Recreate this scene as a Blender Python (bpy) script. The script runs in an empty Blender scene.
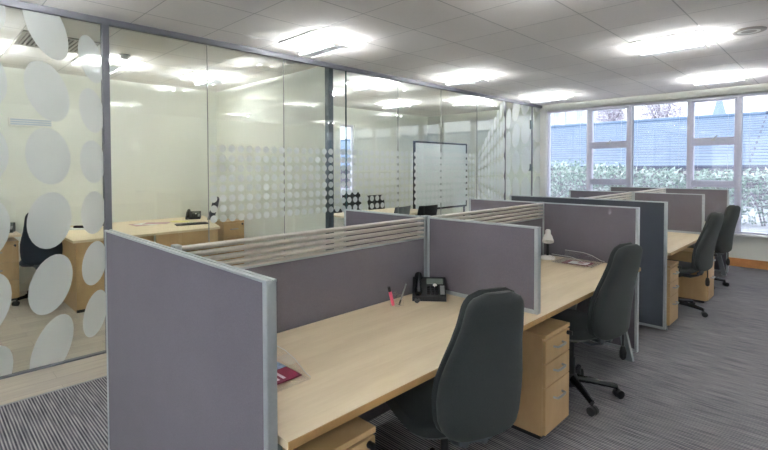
import bpy, bmesh, math, random
from mathutils import Vector, Matrix
random.seed(7)
C = bpy.context.scene.collection
SC = bpy.context.scene
R = math.radians

# ------------------------------------------------------------------ materials
def nt(name):
    m = bpy.data.materials.new(name); m.use_nodes = True
    n = m.node_tree; b = n.nodes['Principled BSDF']
    return m, n, b
def N(n, t, **kw):
    o = n.nodes.new(t)
    for k, v in kw.items():
        if k in o.inputs: o.inputs[k].default_value = v
        else: setattr(o, k, v)
    return o
def srgb(r, g, b):
    f = lambda c: (c/255/12.92) if c/255 <= .04045 else ((c/255+.055)/1.055)**2.4
    return (f(r), f(g), f(b), 1)
def coords(n, scale=(1,1,1), rot=(0,0,0)):
    tc = N(n, 'ShaderNodeTexCoord'); mp = N(n, 'ShaderNodeMapping')
    mp.inputs['Scale'].default_value = scale; mp.inputs['Rotation'].default_value = rot
    n.links.new(tc.outputs['Object'], mp.inputs['Vector']); return mp.outputs['Vector']
def ramp(n, fac, stops):
    r = N(n, 'ShaderNodeValToRGB'); e = r.color_ramp.elements
    while len(e) < len(stops): e.new(.5)
    for i, (p, c) in enumerate(stops): e[i].position = p; e[i].color = c
    n.links.new(fac, r.inputs['Fac']); return r.outputs['Color']
def plain(name, col, rough=.5, metal=0, spec=.5, noise=0, nscale=40, bump=0, emit=None):
    m, n, b = nt(name)
    b.inputs['Base Color'].default_value = col; b.inputs['Roughness'].default_value = rough
    b.inputs['Metallic'].default_value = metal; b.inputs['Specular IOR Level'].default_value = spec
    tx = N(n, 'ShaderNodeTexNoise', Scale=nscale, Detail=3.0)
    n.links.new(coords(n), tx.inputs['Vector'])
    if noise:
        lo = tuple(c*(1-noise) for c in col[:3])+(1,); hi = tuple(min(1, c*(1+noise)) for c in col[:3])+(1,)
        n.links.new(ramp(n, tx.outputs['Fac'], [(.3, lo), (.7, hi)]), b.inputs['Base Color'])
    if bump:
        bp = N(n, 'ShaderNodeBump', Strength=bump, Distance=.002)
        n.links.new(tx.outputs['Fac'], bp.inputs['Height']); n.links.new(bp.outputs['Normal'], b.inputs['Normal'])
    if emit:
        b.inputs['Emission Color'].default_value = emit[0]; b.inputs['Emission Strength'].default_value = emit[1]
    return m
def wood(name, c1, c2, scale, rough=.38):
    m, n, b = nt(name)
    v = coords(n, scale)
    a = N(n, 'ShaderNodeTexNoise', Scale=1.0, Detail=5.0, Roughness=.6); n.links.new(v, a.inputs['Vector'])
    w = N(n, 'ShaderNodeTexNoise', Scale=6.0, Detail=3.0); n.links.new(v, w.inputs['Vector'])
    mx = N(n, 'ShaderNodeMath', operation='MULTIPLY_ADD'); mx.inputs[1].default_value = .35
    n.links.new(w.outputs['Fac'], mx.inputs[0]); n.links.new(a.outputs['Fac'], mx.inputs[2])
    n.links.new(ramp(n, mx.outputs[0], [(.45, c1), (.9, c2)]), b.inputs['Base Color'])
    b.inputs['Roughness'].default_value = rough; b.inputs['Specular IOR Level'].default_value = .4
    return m
def fabric(name, col, rough=.95, sheen=.15):
    m, n, b = nt(name)
    v = coords(n)
    a = N(n, 'ShaderNodeTexNoise', Scale=350.0, Detail=2.0); n.links.new(v, a.inputs['Vector'])
    l = N(n, 'ShaderNodeTexNoise', Scale=5.0, Detail=2.0); n.links.new(v, l.inputs['Vector'])
    s = N(n, 'ShaderNodeMath', operation='MULTIPLY_ADD'); s.inputs[1].default_value = .25
    n.links.new(l.outputs['Fac'], s.inputs[0]); n.links.new(a.outputs['Fac'], s.inputs[2])
    lo = tuple(c*.86 for c in col[:3])+(1,); hi = tuple(c*1.14 for c in col[:3])+(1,)
    n.links.new(ramp(n, s.outputs[0], [(.4, lo), (.85, hi)]), b.inputs['Base Color'])
    b.inputs['Roughness'].default_value = rough; b.inputs['Specular IOR Level'].default_value = .15
    b.inputs['Sheen Weight'].default_value = sheen
    bp = N(n, 'ShaderNodeBump', Strength=.25, Distance=.001)
    n.links.new(a.outputs['Fac'], bp.inputs['Height']); n.links.new(bp.outputs['Normal'], b.inputs['Normal'])
    return m
def glass_thin(name, tint, gloss=1.0):
    m = bpy.data.materials.new(name); m.use_nodes = True; n = m.node_tree; n.nodes.clear()
    out = N(n, 'ShaderNodeOutputMaterial'); mix = N(n, 'ShaderNodeMixShader')
    t = N(n, 'ShaderNodeBsdfTransparent', Color=tint); g = N(n, 'ShaderNodeBsdfGlossy', Roughness=0.0)
    g.inputs['Color'].default_value = (gloss, gloss, gloss, 1)
    geo = N(n, 'ShaderNodeNewGeometry'); fr = N(n, 'ShaderNodeFresnel')
    mm = N(n, 'ShaderNodeMapRange'); mm.inputs['To Min'].default_value = 1.5; mm.inputs['To Max'].default_value = 1/1.5
    n.links.new(geo.outputs['Backfacing'], mm.inputs['Value']); n.links.new(mm.outputs['Result'], fr.inputs['IOR'])
    n.links.new(fr.outputs['Fac'], mix.inputs['Fac']); n.links.new(t.outputs[0], mix.inputs[1]); n.links.new(g.outputs[0], mix.inputs[2])
    n.links.new(mix.outputs[0], out.inputs['Surface']); return m
def film(name):
    m = bpy.data.materials.new(name); m.use_nodes = True; n = m.node_tree; n.nodes.clear()
    out = N(n, 'ShaderNodeOutputMaterial'); a = N(n, 'ShaderNodeMixShader', Fac=.5); b2 = N(n, 'ShaderNodeMixShader', Fac=.12)
    d = N(n, 'ShaderNodeBsdfDiffuse', Color=(.86, .90, .90, 1)); t = N(n, 'ShaderNodeBsdfTranslucent', Color=(.86, .90, .90, 1))
    tr = N(n, 'ShaderNodeBsdfTransparent')
    n.links.new(d.outputs[0], a.inputs[1]); n.links.new(t.outputs[0], a.inputs[2])
    n.links.new(a.outputs[0], b2.inputs[1]); n.links.new(tr.outputs[0], b2.inputs[2])
    gl = N(n, 'ShaderNodeBsdfGlossy', Roughness=.22); geo = N(n, 'ShaderNodeNewGeometry'); fr = N(n, 'ShaderNodeFresnel')
    mm = N(n, 'ShaderNodeMapRange'); mm.inputs['To Min'].default_value = 1.5; mm.inputs['To Max'].default_value = 1/1.5
    n.links.new(geo.outputs['Backfacing'], mm.inputs['Value']); n.links.new(mm.outputs['Result'], fr.inputs['IOR'])
    b3 = N(n, 'ShaderNodeMixShader'); n.links.new(fr.outputs['Fac'], b3.inputs['Fac']); n.links.new(b2.outputs[0], b3.inputs[1]); n.links.new(gl.outputs[0], b3.inputs[2])
    n.links.new(b3.outputs[0], out.inputs['Surface']); return m
def carpet(name):
    m, n, b = nt(name)
    # ribs run along X: 15 mm light and dark lines, each broken and shaded a little differently
    v = coords(n)
    wv = N(n, 'ShaderNodeTexWave', Scale=20.5, Distortion=.35, Detail=1.0); wv.bands_direction = 'Y'; wv.inputs['Detail Scale'].default_value = 2.0
    n.links.new(v, wv.inputs['Vector'])
    br = N(n, 'ShaderNodeTexNoise', Scale=1.0, Detail=1.0); n.links.new(coords(n, (4, 90, 1)), br.inputs['Vector'])
    a = N(n, 'ShaderNodeMix', data_type='FLOAT'); a.inputs['Factor'].default_value = .58
    n.links.new(wv.outputs['Fac'], a.inputs['A']); n.links.new(br.outputs['Fac'], a.inputs['B'])
    v2 = coords(n, (.8, .8, 1)); l = N(n, 'ShaderNodeTexNoise', Scale=1.2, Detail=3.0); n.links.new(v2, l.inputs['Vector'])
    p = coords(n, (60, 60, 1)); f = N(n, 'ShaderNodeTexNoise', Scale=1.0, Detail=1.0); n.links.new(p, f.inputs['Vector'])
    s = N(n, 'ShaderNodeMath', operation='MULTIPLY_ADD'); s.inputs[1].default_value = .08
    n.links.new(f.outputs['Fac'], s.inputs[0]); n.links.new(a.outputs['Result'], s.inputs[2])
    s2 = N(n, 'ShaderNodeMath', operation='MULTIPLY_ADD'); s2.inputs[1].default_value = .18
    n.links.new(l.outputs['Fac'], s2.inputs[0]); n.links.new(s.outputs[0], s2.inputs[2])
    c = ramp(n, s2.outputs[0], [(.34, srgb(52, 53, 59)), (.60, srgb(98, 96, 101)), (.88, srgb(160, 157, 156))])
    n.links.new(c, b.inputs['Base Color']); b.inputs['Roughness'].default_value = 1; b.inputs['Specular IOR Level'].default_value = .05
    bp = N(n, 'ShaderNodeBump', Strength=.5, Distance=.003); n.links.new(s.outputs[0], bp.inputs['Height']); n.links.new(bp.outputs['Normal'], b.inputs['Normal'])
    return m
def vinyl(name):
    m, n, b = nt(name)
    v = coords(n, (1, 1, 1), (0, 0, R(90)))
    br = N(n, 'ShaderNodeTexBrick', Scale=1.0); br.offset = .4
    br.inputs['Brick Width'].default_value = 1.1; br.inputs['Row Height'].default_value = .15
    br.inputs['Mortar Size'].default_value = .0012
    br.inputs['Color1'].default_value = srgb(198, 188, 172); br.inputs['Color2'].default_value = srgb(184, 174, 160); br.inputs['Mortar'].default_value = srgb(150, 140, 126)
    n.links.new(v, br.inputs['Vector'])
    g = N(n, 'ShaderNodeTexNoise', Scale=1.0, Detail=4.0); n.links.new(coords(n, (26, 2.5, 1)), g.inputs['Vector'])
    mx = N(n, 'ShaderNodeMix', data_type='RGBA', blend_type='MULTIPLY'); mx.inputs['Factor'].default_value = .8
    n.links.new(br.outputs['Color'], mx.inputs['A']); n.links.new(ramp(n, g.outputs['Fac'], [(.3, (.78, .77, .76, 1)), (.7, (1, 1, 1, 1))]), mx.inputs['B'])
    n.links.new(mx.outputs['Result'], b.inputs['Base Color']); b.inputs['Roughness'].default_value = .35
    return m
def slate(name):
    m, n, b = nt(name)
    br = N(n, 'ShaderNodeTexBrick', Scale=1.0)
    br.inputs['Brick Width'].default_value = 200.0; br.inputs['Row Height'].default_value = .24; br.inputs['Mortar Size'].default_value = .032
    br.inputs['Color1'].default_value = srgb(116, 138, 164); br.inputs['Color2'].default_value = srgb(104, 126, 154); br.inputs['Mortar'].default_value = srgb(62, 74, 104)
    n.links.new(coords(n), br.inputs['Vector'])
    g = N(n, 'ShaderNodeTexNoise', Scale=1.4, Detail=4.0); n.links.new(coords(n), g.inputs['Vector'])
    mx = N(n, 'ShaderNodeMix', data_type='RGBA', blend_type='MULTIPLY'); mx.inputs['Factor'].default_value = .6
    n.links.new(br.outputs['Color'], mx.inputs['A']); n.links.new(ramp(n, g.outputs['Fac'], [(.35, (.75, .75, .78, 1)), (.7, (1, 1, 1, 1))]), mx.inputs['B'])
    n.links.new(mx.outputs['Result'], b.inputs['Base Color']); b.inputs['Roughness'].default_value = .6
    return m
def leafy(name, stops, rough=.5, trans=.3):
    m, n, b = nt(name)
    g = N(n, 'ShaderNodeNewGeometry')
    c = ramp(n, g.outputs['Random Per Island'], stops)
    n.links.new(c, b.inputs['Base Color']); b.inputs['Roughness'].default_value = rough
    return m

M = {}
M['wall'] = plain('cream_paint', srgb(232, 233, 225), .75, spec=.2, noise=.015, nscale=3)
M['wall_white'] = plain('white_paint', srgb(232, 232, 228), .6, spec=.3, noise=.01)
M['ceiling'] = plain('mineral_ceiling_tile', srgb(242, 239, 236), .95, spec=.1, noise=.015, nscale=60, bump=.1)
M['tbar'] = plain('ceiling_tbar', srgb(198, 196, 194), .6, spec=.3, noise=.01)  # white bars greyed, shadow gap along the tiles put into the colour
M['carpet'] = carpet('striped_carpet_tile'); M['vinyl'] = vinyl('wood_plank_vinyl')
M['oak'] = plain('skirting_oak', srgb(190, 128, 72), .4, noise=.12, nscale=12)
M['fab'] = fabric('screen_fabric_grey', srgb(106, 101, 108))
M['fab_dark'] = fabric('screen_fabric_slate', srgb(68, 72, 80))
M['alu'] = plain('satin_aluminium', srgb(188, 194, 196), .38, metal=.55, noise=.03, nscale=90)
M['slat'] = plain('louvre_beige', srgb(204, 199, 190), .42, metal=.1, noise=.02)
M['desk'] = wood('beech_laminate', srgb(222, 202, 168), srgb(238, 221, 190), (14, 1.3, 3))
M['ped'] = wood('beech_pedestal', srgb(186, 152, 108), srgb(204, 172, 128), (3, 3, 1.2) )
M['edge'] = plain('beech_edging', srgb(176, 138, 88), .45, noise=.08, nscale=20)
M['dark'] = plain('black_plastic', srgb(18, 19, 21), .45, noise=.05)
M['black_gloss'] = plain('black_gloss_plastic', srgb(20, 22, 26), .22, noise=.05)
M['grey_pl'] = plain('grey_plastic', srgb(150, 152, 152), .4, noise=.02)
M['chair'] = fabric('chair_wool_charcoal', srgb(46, 49, 49), sheen=.1)
M['chair_blue'] = fabric('chair_wool_slate_blue', srgb(52, 58, 68), sheen=.12)
M['chair_grey'] = fabric('chair_mesh_grey', srgb(108, 110, 112))
M['steel'] = plain('brushed_steel', srgb(165, 168, 170), .32, metal=.85, noise=.04, nscale=120)
M['legmetal'] = plain('grey_leg_metal', srgb(128, 134, 138), .4, metal=.4, noise=.02)
M['bracket'] = plain('dark_grey_bracket', srgb(84, 90, 96), .4, metal=.4)
M['white_pl'] = plain('white_plastic', srgb(236, 234, 228), .35, noise=.01)
M['cream_pl'] = plain('cream_enamel', srgb(228, 220, 200), .3, noise=.02)
M['glass'] = glass_thin('clear_office_glass', (.965, .985, .975, 1))
M['winglass'] = glass_thin('window_glass', (.985, .99, 1, 1))
M['gedge'] = plain('green_glass_edge', srgb(64, 92, 92), .2, noise=.05)
M['film'] = film('frosted_film')
M['channel'] = plain('grey_glazing_channel', srgb(108, 109, 116), .45, metal=.1, noise=.02)
M['post'] = plain('dark_grey_post', srgb(84, 96, 102), .5, noise=.03)
M['winframe'] = plain('window_frame_paint', srgb(232, 231, 240), .45, noise=.02)
M['acrylic'] = glass_thin('clear_acrylic', (.993, .993, .993, 1))
M['maroon'] = plain('maroon_card', srgb(126, 30, 58), .4, noise=.05)
M['paper'] = plain('white_paper', srgb(240, 240, 238), .7, noise=.01)
M['pinkpaper'] = plain('rose_print', srgb(196, 160, 160), .6, noise=.15, nscale=30)
M['bluepaper'] = plain('pale_blue_print', srgb(150, 180, 205), .6, noise=.3, nscale=50)
M['yellow'] = plain('yellow_pad', srgb(236, 226, 150), .7, noise=.02)
M['pink'] = plain('pink_ink_barrel', srgb(240, 96, 130), .3, noise=.02)
M['screen_lcd'] = plain('lcd_grey', srgb(120, 128, 120), .2, noise=.02)
M['tube'] = plain('fluorescent_tube', (1, 1, 1, 1), .4, emit=((.97, .99, 1, 1), 1.0))
M['tray'] = plain('white_reflector', srgb(246, 246, 244), .5, spec=.3, noise=.01)
m_, n_, b_ = nt('perforated_opal'); n_.nodes.remove(b_)
d_ = N(n_, 'ShaderNodeBsdfDiffuse', Color=(.9, .9, .9, 1)); t_ = N(n_, 'ShaderNodeBsdfTranslucent', Color=(.85, .88, .92, 1)); x_ = N(n_, 'ShaderNodeMixShader', Fac=.09)
n_.links.new(d_.outputs[0], x_.inputs[1]); n_.links.new(t_.outputs[0], x_.inputs[2]); n_.links.new(x_.outputs[0], n_.nodes['Material Output'].inputs['Surface']); M['opal'] = m_
M['vent'] = plain('vent_metal', srgb(176, 172, 164), .5, noise=.02)
M['vent_dark'] = plain('vent_void_shade', srgb(104, 101, 96), .8, noise=.02)
M['board'] = plain('whiteboard_face', srgb(236, 240, 240), .25, noise=.01)
M['slate'] = slate('slate_roof')
M['stone'] = plain('pale_stone', srgb(188, 192, 206), .8, noise=.15, nscale=3)
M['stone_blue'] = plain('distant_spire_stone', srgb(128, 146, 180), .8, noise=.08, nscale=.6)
M['vent_blue'] = plain('pale_blue_vent', srgb(196, 206, 218), .4)
M['pilaster'] = plain('pale_pilaster', srgb(222, 224, 230), .8, noise=.05)
M['brickdark'] = plain('dark_brick', srgb(110, 104, 118), .9, noise=.3, nscale=9)
M['darktrim'] = plain('dark_gutter', srgb(70, 72, 90), .6, noise=.1)
M['ground_out'] = plain('pale_paving', srgb(186, 188, 200), .9, noise=.12, nscale=3)
M['leaf'] = leafy('variegated_leaf', [(0, srgb(84, 112, 104)), (.35, srgb(132, 160, 148)), (.7, srgb(182, 204, 194)), (1, srgb(232, 240, 238))])
M['leaf_pink'] = leafy('autumn_leaf', [(0, srgb(150, 140, 158)), (.5, srgb(190, 184, 196)), (1, srgb(220, 218, 226))])
M['bark'] = plain('grey_bark', srgb(140, 136, 142), .9, noise=.2)

# ------------------------------------------------------------------ mesh builder
class MB:
    def __init__(s): s.bm = bmesh.new()
    def _xf(s, vs, mat):
        if mat is not None:
            for v in vs: v.co = mat @ v.co
    def box(s, x0, x1, y0, y1, z0, z1, bev=0, mat=None, seg=2):
        r = bmesh.ops.create_cube(s.bm, size=1)
        vs = r['verts']
        for v in vs:
            v.co = Vector(((x0+x1)/2+v.co.x*(x1-x0), (y0+y1)/2+v.co.y*(y1-y0), (z0+z1)/2+v.co.z*(z1-z0)))
        if bev:
            es = list({e for v in vs for e in v.link_edges})
            g = bmesh.ops.bevel(s.bm, geom=es, offset=bev, segments=seg, affect='EDGES', profile=.5)
            vs = list({v for f in g['faces'] for v in f.verts} | {v for v in vs if v.is_valid})
        s._xf(vs, mat); return s
    def prism(s, pts, axis, a, b, mat=None):
        """pts: outline in the two other axes (cyclic order), extruded along axis from a to b"""
        def mk(p, t):
            return {'x': Vector((t, p[0], p[1])), 'y': Vector((p[0], t, p[1])), 'z': Vector((p[0], p[1], t))}[axis]
        A = [s.bm.verts.new(mk(p, a)) for p in pts]; B = [s.bm.verts.new(mk(p, b)) for p in pts]
        n = len(pts)
        fs = [s.bm.faces.new(A), s.bm.faces.new(B[::-1])]
        for i in range(n): fs.append(s.bm.faces.new((A[i], B[i], B[(i+1) % n], A[(i+1) % n])))
        s._xf(A+B, mat); bmesh.ops.recalc_face_normals(s.bm, faces=fs); return s
    def tube(s, path, r, seg=10, cap=True, flat=1.0):
        path = [Vector(p) for p in path]; rs = r if isinstance(r, (list, tuple)) else [r]*len(path)
        rings = []; up = None
        for i, p in enumerate(path):
            t = (path[min(i+1, len(path)-1)]-path[max(i-1, 0)]).normalized()
            if up is None:
                up = Vector((0, 0, 1)) if abs(t.z) < .9 else Vector((1, 0, 0))
            a = t.cross(up).normalized(); b = a.cross(t).normalized(); up = b
            rings.append([s.bm.verts.new(p+a*math.cos(2*math.pi*k/seg)*rs[i]+b*math.sin(2*math.pi*k/seg)*rs[i]*flat) for k in range(seg)])
        fs = []
        for A, B in zip(rings, rings[1:]):
            for k in range(seg): fs.append(s.bm.faces.new((A[k], A[(k+1) % seg], B[(k+1) % seg], B[k])))
        if cap:
            fs.append(s.bm.faces.new(rings[0][::-1])); fs.append(s.bm.faces.new(rings[-1]))
        bmesh.ops.recalc_face_normals(s.bm, faces=fs)
        return s
    def lathe(s, prof, seg=20, mat=None):
        rings = []
        for r, z in prof:
            rings.append([s.bm.verts.new((max(r, 1e-4)*math.cos(2*math.pi*k/seg), max(r, 1e-4)*math.sin(2*math.pi*k/seg), z)) for k in range(seg)])
        fs = []
        for A, B in zip(rings, rings[1:]):
            for k in range(seg): fs.append(s.bm.faces.new((A[k], A[(k+1) % seg], B[(k+1) % seg], B[k])))
        fs.append(s.bm.faces.new(rings[0][::-1])); fs.append(s.bm.faces.new(rings[-1]))
        s._xf([v for q in rings for v in q], mat)
        bmesh.ops.recalc_face_normals(s.bm, faces=fs); return s
    def loft(s, rings):
        rings = [[s.bm.verts.new(p) for p in q] for q in rings]; n = len(rings[0]); fs = []
        for A, B in zip(rings, rings[1:]):
            for k in range(n): fs.append(s.bm.faces.new((A[k], A[(k+1) % n], B[(k+1) % n], B[k])))
        fs.append(s.bm.faces.new(rings[0][::-1])); fs.append(s.bm.faces.new(rings[-1]))
        bmesh.ops.recalc_face_normals(s.bm, faces=fs); return s
    def quad(s, *p):
        s.bm.faces.new([s.bm.verts.new(q) for q in p]); return s
    def build(s, name, mat, parent=None, smooth=False, loc=None, kind=None):
        me = bpy.data.meshes.new(name); s.bm.normal_update(); s.bm.to_mesh(me); s.bm.free()
        me.materials.append(M[mat] if isinstance(mat, str) else mat)
        if smooth:
            me.shade_smooth()
            try: me.set_sharp_from_angle(angle=R(40))
            except Exception: pass
        o = bpy.data.objects.new(name, me); C.objects.link(o)
        if parent: o.parent = parent
        if loc: o.location = loc
        if kind: o['kind'] = kind
        return o

def thing(name, label, cat, loc=(0, 0, 0), rz=0, group=None):
    o = bpy.data.objects.new(name, None); o.empty_display_size = .1; C.objects.link(o)
    o.location = loc; o.rotation_euler = (0, 0, rz)
    return tag(o, label, cat, group)
def tag(o, label, cat, group=None):
    o['label'] = label; o['category'] = cat
    if group: o['group'] = group
    return o
def structure(name):
    o = bpy.data.objects.new(name, None); C.objects.link(o); o['kind'] = 'structure'; return o
def copy_tree(o, parent=None):
    c = o.copy(); C.objects.link(c)
    if parent is not None: c.parent = parent
    for ch in [x for x in KIDS.get(o.name, [])]: copy_tree(ch, c)
    return c
KIDS = {}
def index_kids():
    KIDS.clear()
    for o in C.objects:
        if o.parent: KIDS.setdefault(o.parent.name, []).append(o)
def dup(root, loc, rz, label, group=None):
    index_kids()
    r = copy_tree(root); r.location = loc; r.rotation_euler = (0, 0, rz); r['label'] = label
    if group: r['group'] = group
    return r

# ------------------------------------------------------------------ dimensions (m): X right across the bench, Y along it to the window
CEIL = 2.74; XG = -2.376; YW = 8.109; XB = -5.3; XR = 4.6; YB = -3.6; YP = 2.72
G = .61; SILL = .505; WT = 2.614
# ------------------------------------------------------------------ room shell
MB().box(-1.873, XR, YB, YW, -.1, 0).build('floor', 'carpet', kind='structure')
MB().box(XB, -1.876, YB, YW, -.1, -.001).build('floor_vinyl', 'vinyl', kind='structure')
MB().box(-1.882, -1.868, YB, YW, -.01, .003).build('trim_1', 'grey_pl', kind='structure')
lights = []
for ix in (-1.71, .73-.06, 3.11):
    for iy in (-2.745, -.305, 2.135, 4.575, 7.015): lights.append((ix, iy))  # most positions out of view are added for illumination
office = [(-4.15, -.305), (-4.15, .915), (-4.15, 2.135)]
meeting = [(-2.93, 3.965), (-4.15, 5.795), (-4.15, 3.965), (-2.93, 6.405)]  # last pair added to brighten the meeting room
X0 = -1.71+.305; cells = set()
def cell(x, y): return (round((x-(-1.715))/G), round((y-2.135)/G))
holes = {cell(x, y) for x, y in lights+office+meeting}
ceil = MB()
for i in range(-7, 13):
    for j in range(-11, 12):
        if (i, j) in holes: continue
        cx, cy = -1.715+i*G, 2.135+j*G
        x0, x1 = max(cx-G/2, XB-.1), min(cx+G/2, XR+.1); y0, y1 = max(cy-G/2, YB-.1), min(cy+G/2, YW+.1)
        if x1-x0 < .01 or y1-y0 < .01: continue
        ceil.quad((x0, y0, CEIL+.004), (x0, y1, CEIL+.004), (x1, y1, CEIL+.004), (x1, y0, CEIL+.004))
ceil.build('ceiling', 'ceiling', kind='structure')
tb = MB()
for i in range(-7, 12):
    x = -1.715+(i+.5)*G
    if XB < x < XR: tb.box(x-.005, x+.005, YB, YW, CEIL+.0036, CEIL+.01)
for j in range(-11, 11):
    y = 2.135+(j+.5)*G
    if YB < y < YW: tb.box(XB, XR, y-.0035, y+.0035, CEIL+.0036, CEIL+.01)
tb.build('trim_ceiling_grid', 'tbar', kind='structure')
MB().box(XB-.1, XR+.1, YB-.1, YW+.1, CEIL+.16, CEIL+.2).build('ceiling_slab', 'ceiling', kind='structure')
MB().box(XB-.12, XB, YB, 5.35, 0, CEIL+.15).box(XB-.12, XB, 5.75, YW, 0, CEIL+.15).box(XB-.12, XB, 5.35, 5.75, 0, .9).box(XB-.12, XB, 5.35, 5.75, 2.4, CEIL+.15).build('wall_left', 'wall', kind='structure')
MB().box(XR, XR+.12, YB, YW, 0, CEIL+.15).build('wall_right', 'wall', kind='structure')
MB().box(XB, -1.6, YB-.12, YB, 0, CEIL+.15).box(-1.6, 4.3, YB-.12, YB, 0, SILL).box(-1.6, 4.3, YB-.12, YB, WT, CEIL+.15).box(4.3, XR, YB-.12, YB, 0, CEIL+.15).build('wall_back', 'wall', kind='structure')
w = structure('window_11')  # added window wall out of view, brings daylight onto ceiling and nearest screen
b = MB()
for k in range(7): x = -1.6+k*5.84/6; b.box(x, x+.06, YB-.1, YB-.03, SILL, WT, .004)
b.box(-1.6, 4.3, YB-.1, YB-.03, SILL, SILL+.05).box(-1.6, 4.3, YB-.1, YB-.03, WT-.05, WT)
b.build('window_frame', 'winframe', w)
MB().box(-1.55, 4.25, YB-.07, YB-.062, SILL+.05, WT-.05).build('pane', 'winglass', w)
MB().box(-30, 30, -30, YB-.15, -.3, -.1).build('ground', 'ground_out', kind='structure')  # unseen pale ground added behind, bounces daylight up to the ceiling
MB().box(XB, XG-.08, 2.765, 2.85, 0, CEIL).build('wall_partition', 'wall', kind='structure')
MB().box(XG-.085, XG-.012, 2.745, 2.812, 0, CEIL).build('trim_2', 'post', kind='structure')
MB().box(XB, XG-.01, YW, YW+.2, 0, CEIL+.15).box(XG-.01, XR, YW, YW+.2, 0, SILL-.04).box(XG-.01, XR, YW, YW+.2, WT, CEIL+.15).build('wall_front', 'wall', kind='structure')
MB().box(XG-.01, XR, YW-.07, YW+.2, SILL-.04, SILL-.005, .006).build('trim_3', 'wall_white', kind='structure')     # window board
MB().box(XG+.0, XR, YW-.02, YW, 0, .125, .004).build('baseboard_front', 'oak', kind='structure')
MB().box(XR-.02, XR, YB, YW-.02, 0, .125, .004).build('baseboard_right', 'oak', kind='structure')
MB().box(XB, XB+.015, YB, YP, 0, .1, .003).build('baseboard_left', 'wall_white', kind='structure')
MB().box(XG+.0, XG+.125, YW-.06, YW+.06, SILL-.005, WT+.03, .004).build('trim_4', 'wall_white', kind='structure')   # white reveal at the end of the glass wall
# small window at the back of the meeting room
w = structure('window_7')
MB().box(XB-.09, XB-.04, 5.35, 5.75, .9, .95).box(XB-.09, XB-.04, 5.35, 5.75, 2.35, 2.4).box(XB-.09, XB-.04, 5.35, 5.40, .95, 2.35).box(XB-.09, XB-.04, 5.70, 5.75, .95, 2.35).build('window_frame', 'winframe', w)
MB().box(XB-.07, XB-.06, 5.40, 5.70, .95, 2.35).build('pane', 'winglass', w)

# ------------------------------------------------------------------ window wall
FY0, FY1 = YW+.02, YW+.10
def pane_frame(w, x0, x1, z0, z1, f=.045, d0=FY0, d1=FY1, name='window_frame', pane=True):
    MB().box(x0, x0+f, d0, d1, z0, z1, .004).box(x1-f, x1, d0, d1, z0, z1, .004).box(x0+f, x1-f, d0, d1, z0, z0+f, .004).box(x0+f, x1-f, d0, d1, z1-f, z1, .004).build(name, 'winframe', w)
    if pane: MB().box(x0+f, x1-f, (d0+d1)/2-.004, (d0+d1)/2+.004, z0+f, z1-f).build('pane', 'winglass', w)
def fixed(n, x0, x1):
    w = structure('window_%d' % n); pane_frame(w, x0, x1, SILL-.005, WT, .03); return w
def opener(n, x0, x1):
    w = structure('window_%d' % n)
    pane_frame(w, x0, x1, SILL-.005, 1.245, .05)
    pane_frame(w, x0, x1, 1.245, 1.92, .06, FY0-.015)
    pane_frame(w, x0, x1, 1.92, WT, .06, FY0-.015)
    xm = (x0+x1)/2
    h = MB(); h.box(xm-.03, xm+.03, FY0-.03, FY0-.015, 1.93, 1.955, .003); h.tube([(xm, FY0-.035, 1.95), (xm+.05, FY0-.06, 2.0), (xm+.06, FY0-.06, 2.01)], .008)
    h.build('window_handle', 'white_pl', w, True)
    return w
fixed(1, -2.25, -1.45); opener(2, -1.45, -.735); fixed(3, -.735, .15); opener(4, .15, .80); fixed(5, .80, 1.75); opener(6, 1.75, 2.45); fixed(8, 2.45, 3.5); opener(9, 3.5, 4.2); fixed(10, 4.2, XR)
mull = MB()
for x in (-1.45, -.735, .15, .80, 1.75, 2.45, 3.5, 4.2): mull.box(x-.03, x+.03, FY0-.03, FY1+.01, SILL-.005, WT, .004)
mull.box(XG, XR, FY0-.02, FY1+.01, WT-.03, WT+.02)
mull.build('trim_5', 'winframe', kind='structure')

# venetian blinds, lowered with the slats open
def blind(label, x0, x1):
    t = thing('venetian_blind', label, 'blind', ((x0+x1)/2, YW-.02, 0), 0, 'venetian blinds at the windows')
    w = (x1-x0)/2-.012
    MB().box(-w, w, -.014, .014, WT-.045, WT-.02, .002).build('head_rail', 'winframe', t)
    b = MB(); z = WT-.06
    while z > SILL+.05:
        b.quad((-w, -.0125, z-.0012), (w, -.0125, z-.0012), (w, .0125, z+.0012), (-w, .0125, z+.0012)); z -= .0215
    b.build('slats', 'winframe', t)
    MB().box(-w, w, -.012, .012, SILL+.015, SILL+.03, .003).build('bottom_rail', 'winframe', t)
    c = MB()
    for u in (-w+.12, w-.12): c.box(u-.001, u+.001, -.014, -.012, SILL+.03, WT-.045)
    c.build('ladder_cords', 'white_pl', t)
for x0, x1, l in ((-2.25, -1.45, 'open white slatted blind at the wide pane next to the glass wall'), (-1.45, -.735, 'open white slatted blind at the first opening window from the glass wall'), (-.735, .15, 'open white slatted blind at the wide pane between the two opening windows'),
                  (.15, .80, 'open white slatted blind in front of the church spire'), (.80, 1.75, 'open white slatted blind at the pane above the bare wall, at the frame edge')):
    blind(l, x0, x1)
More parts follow.
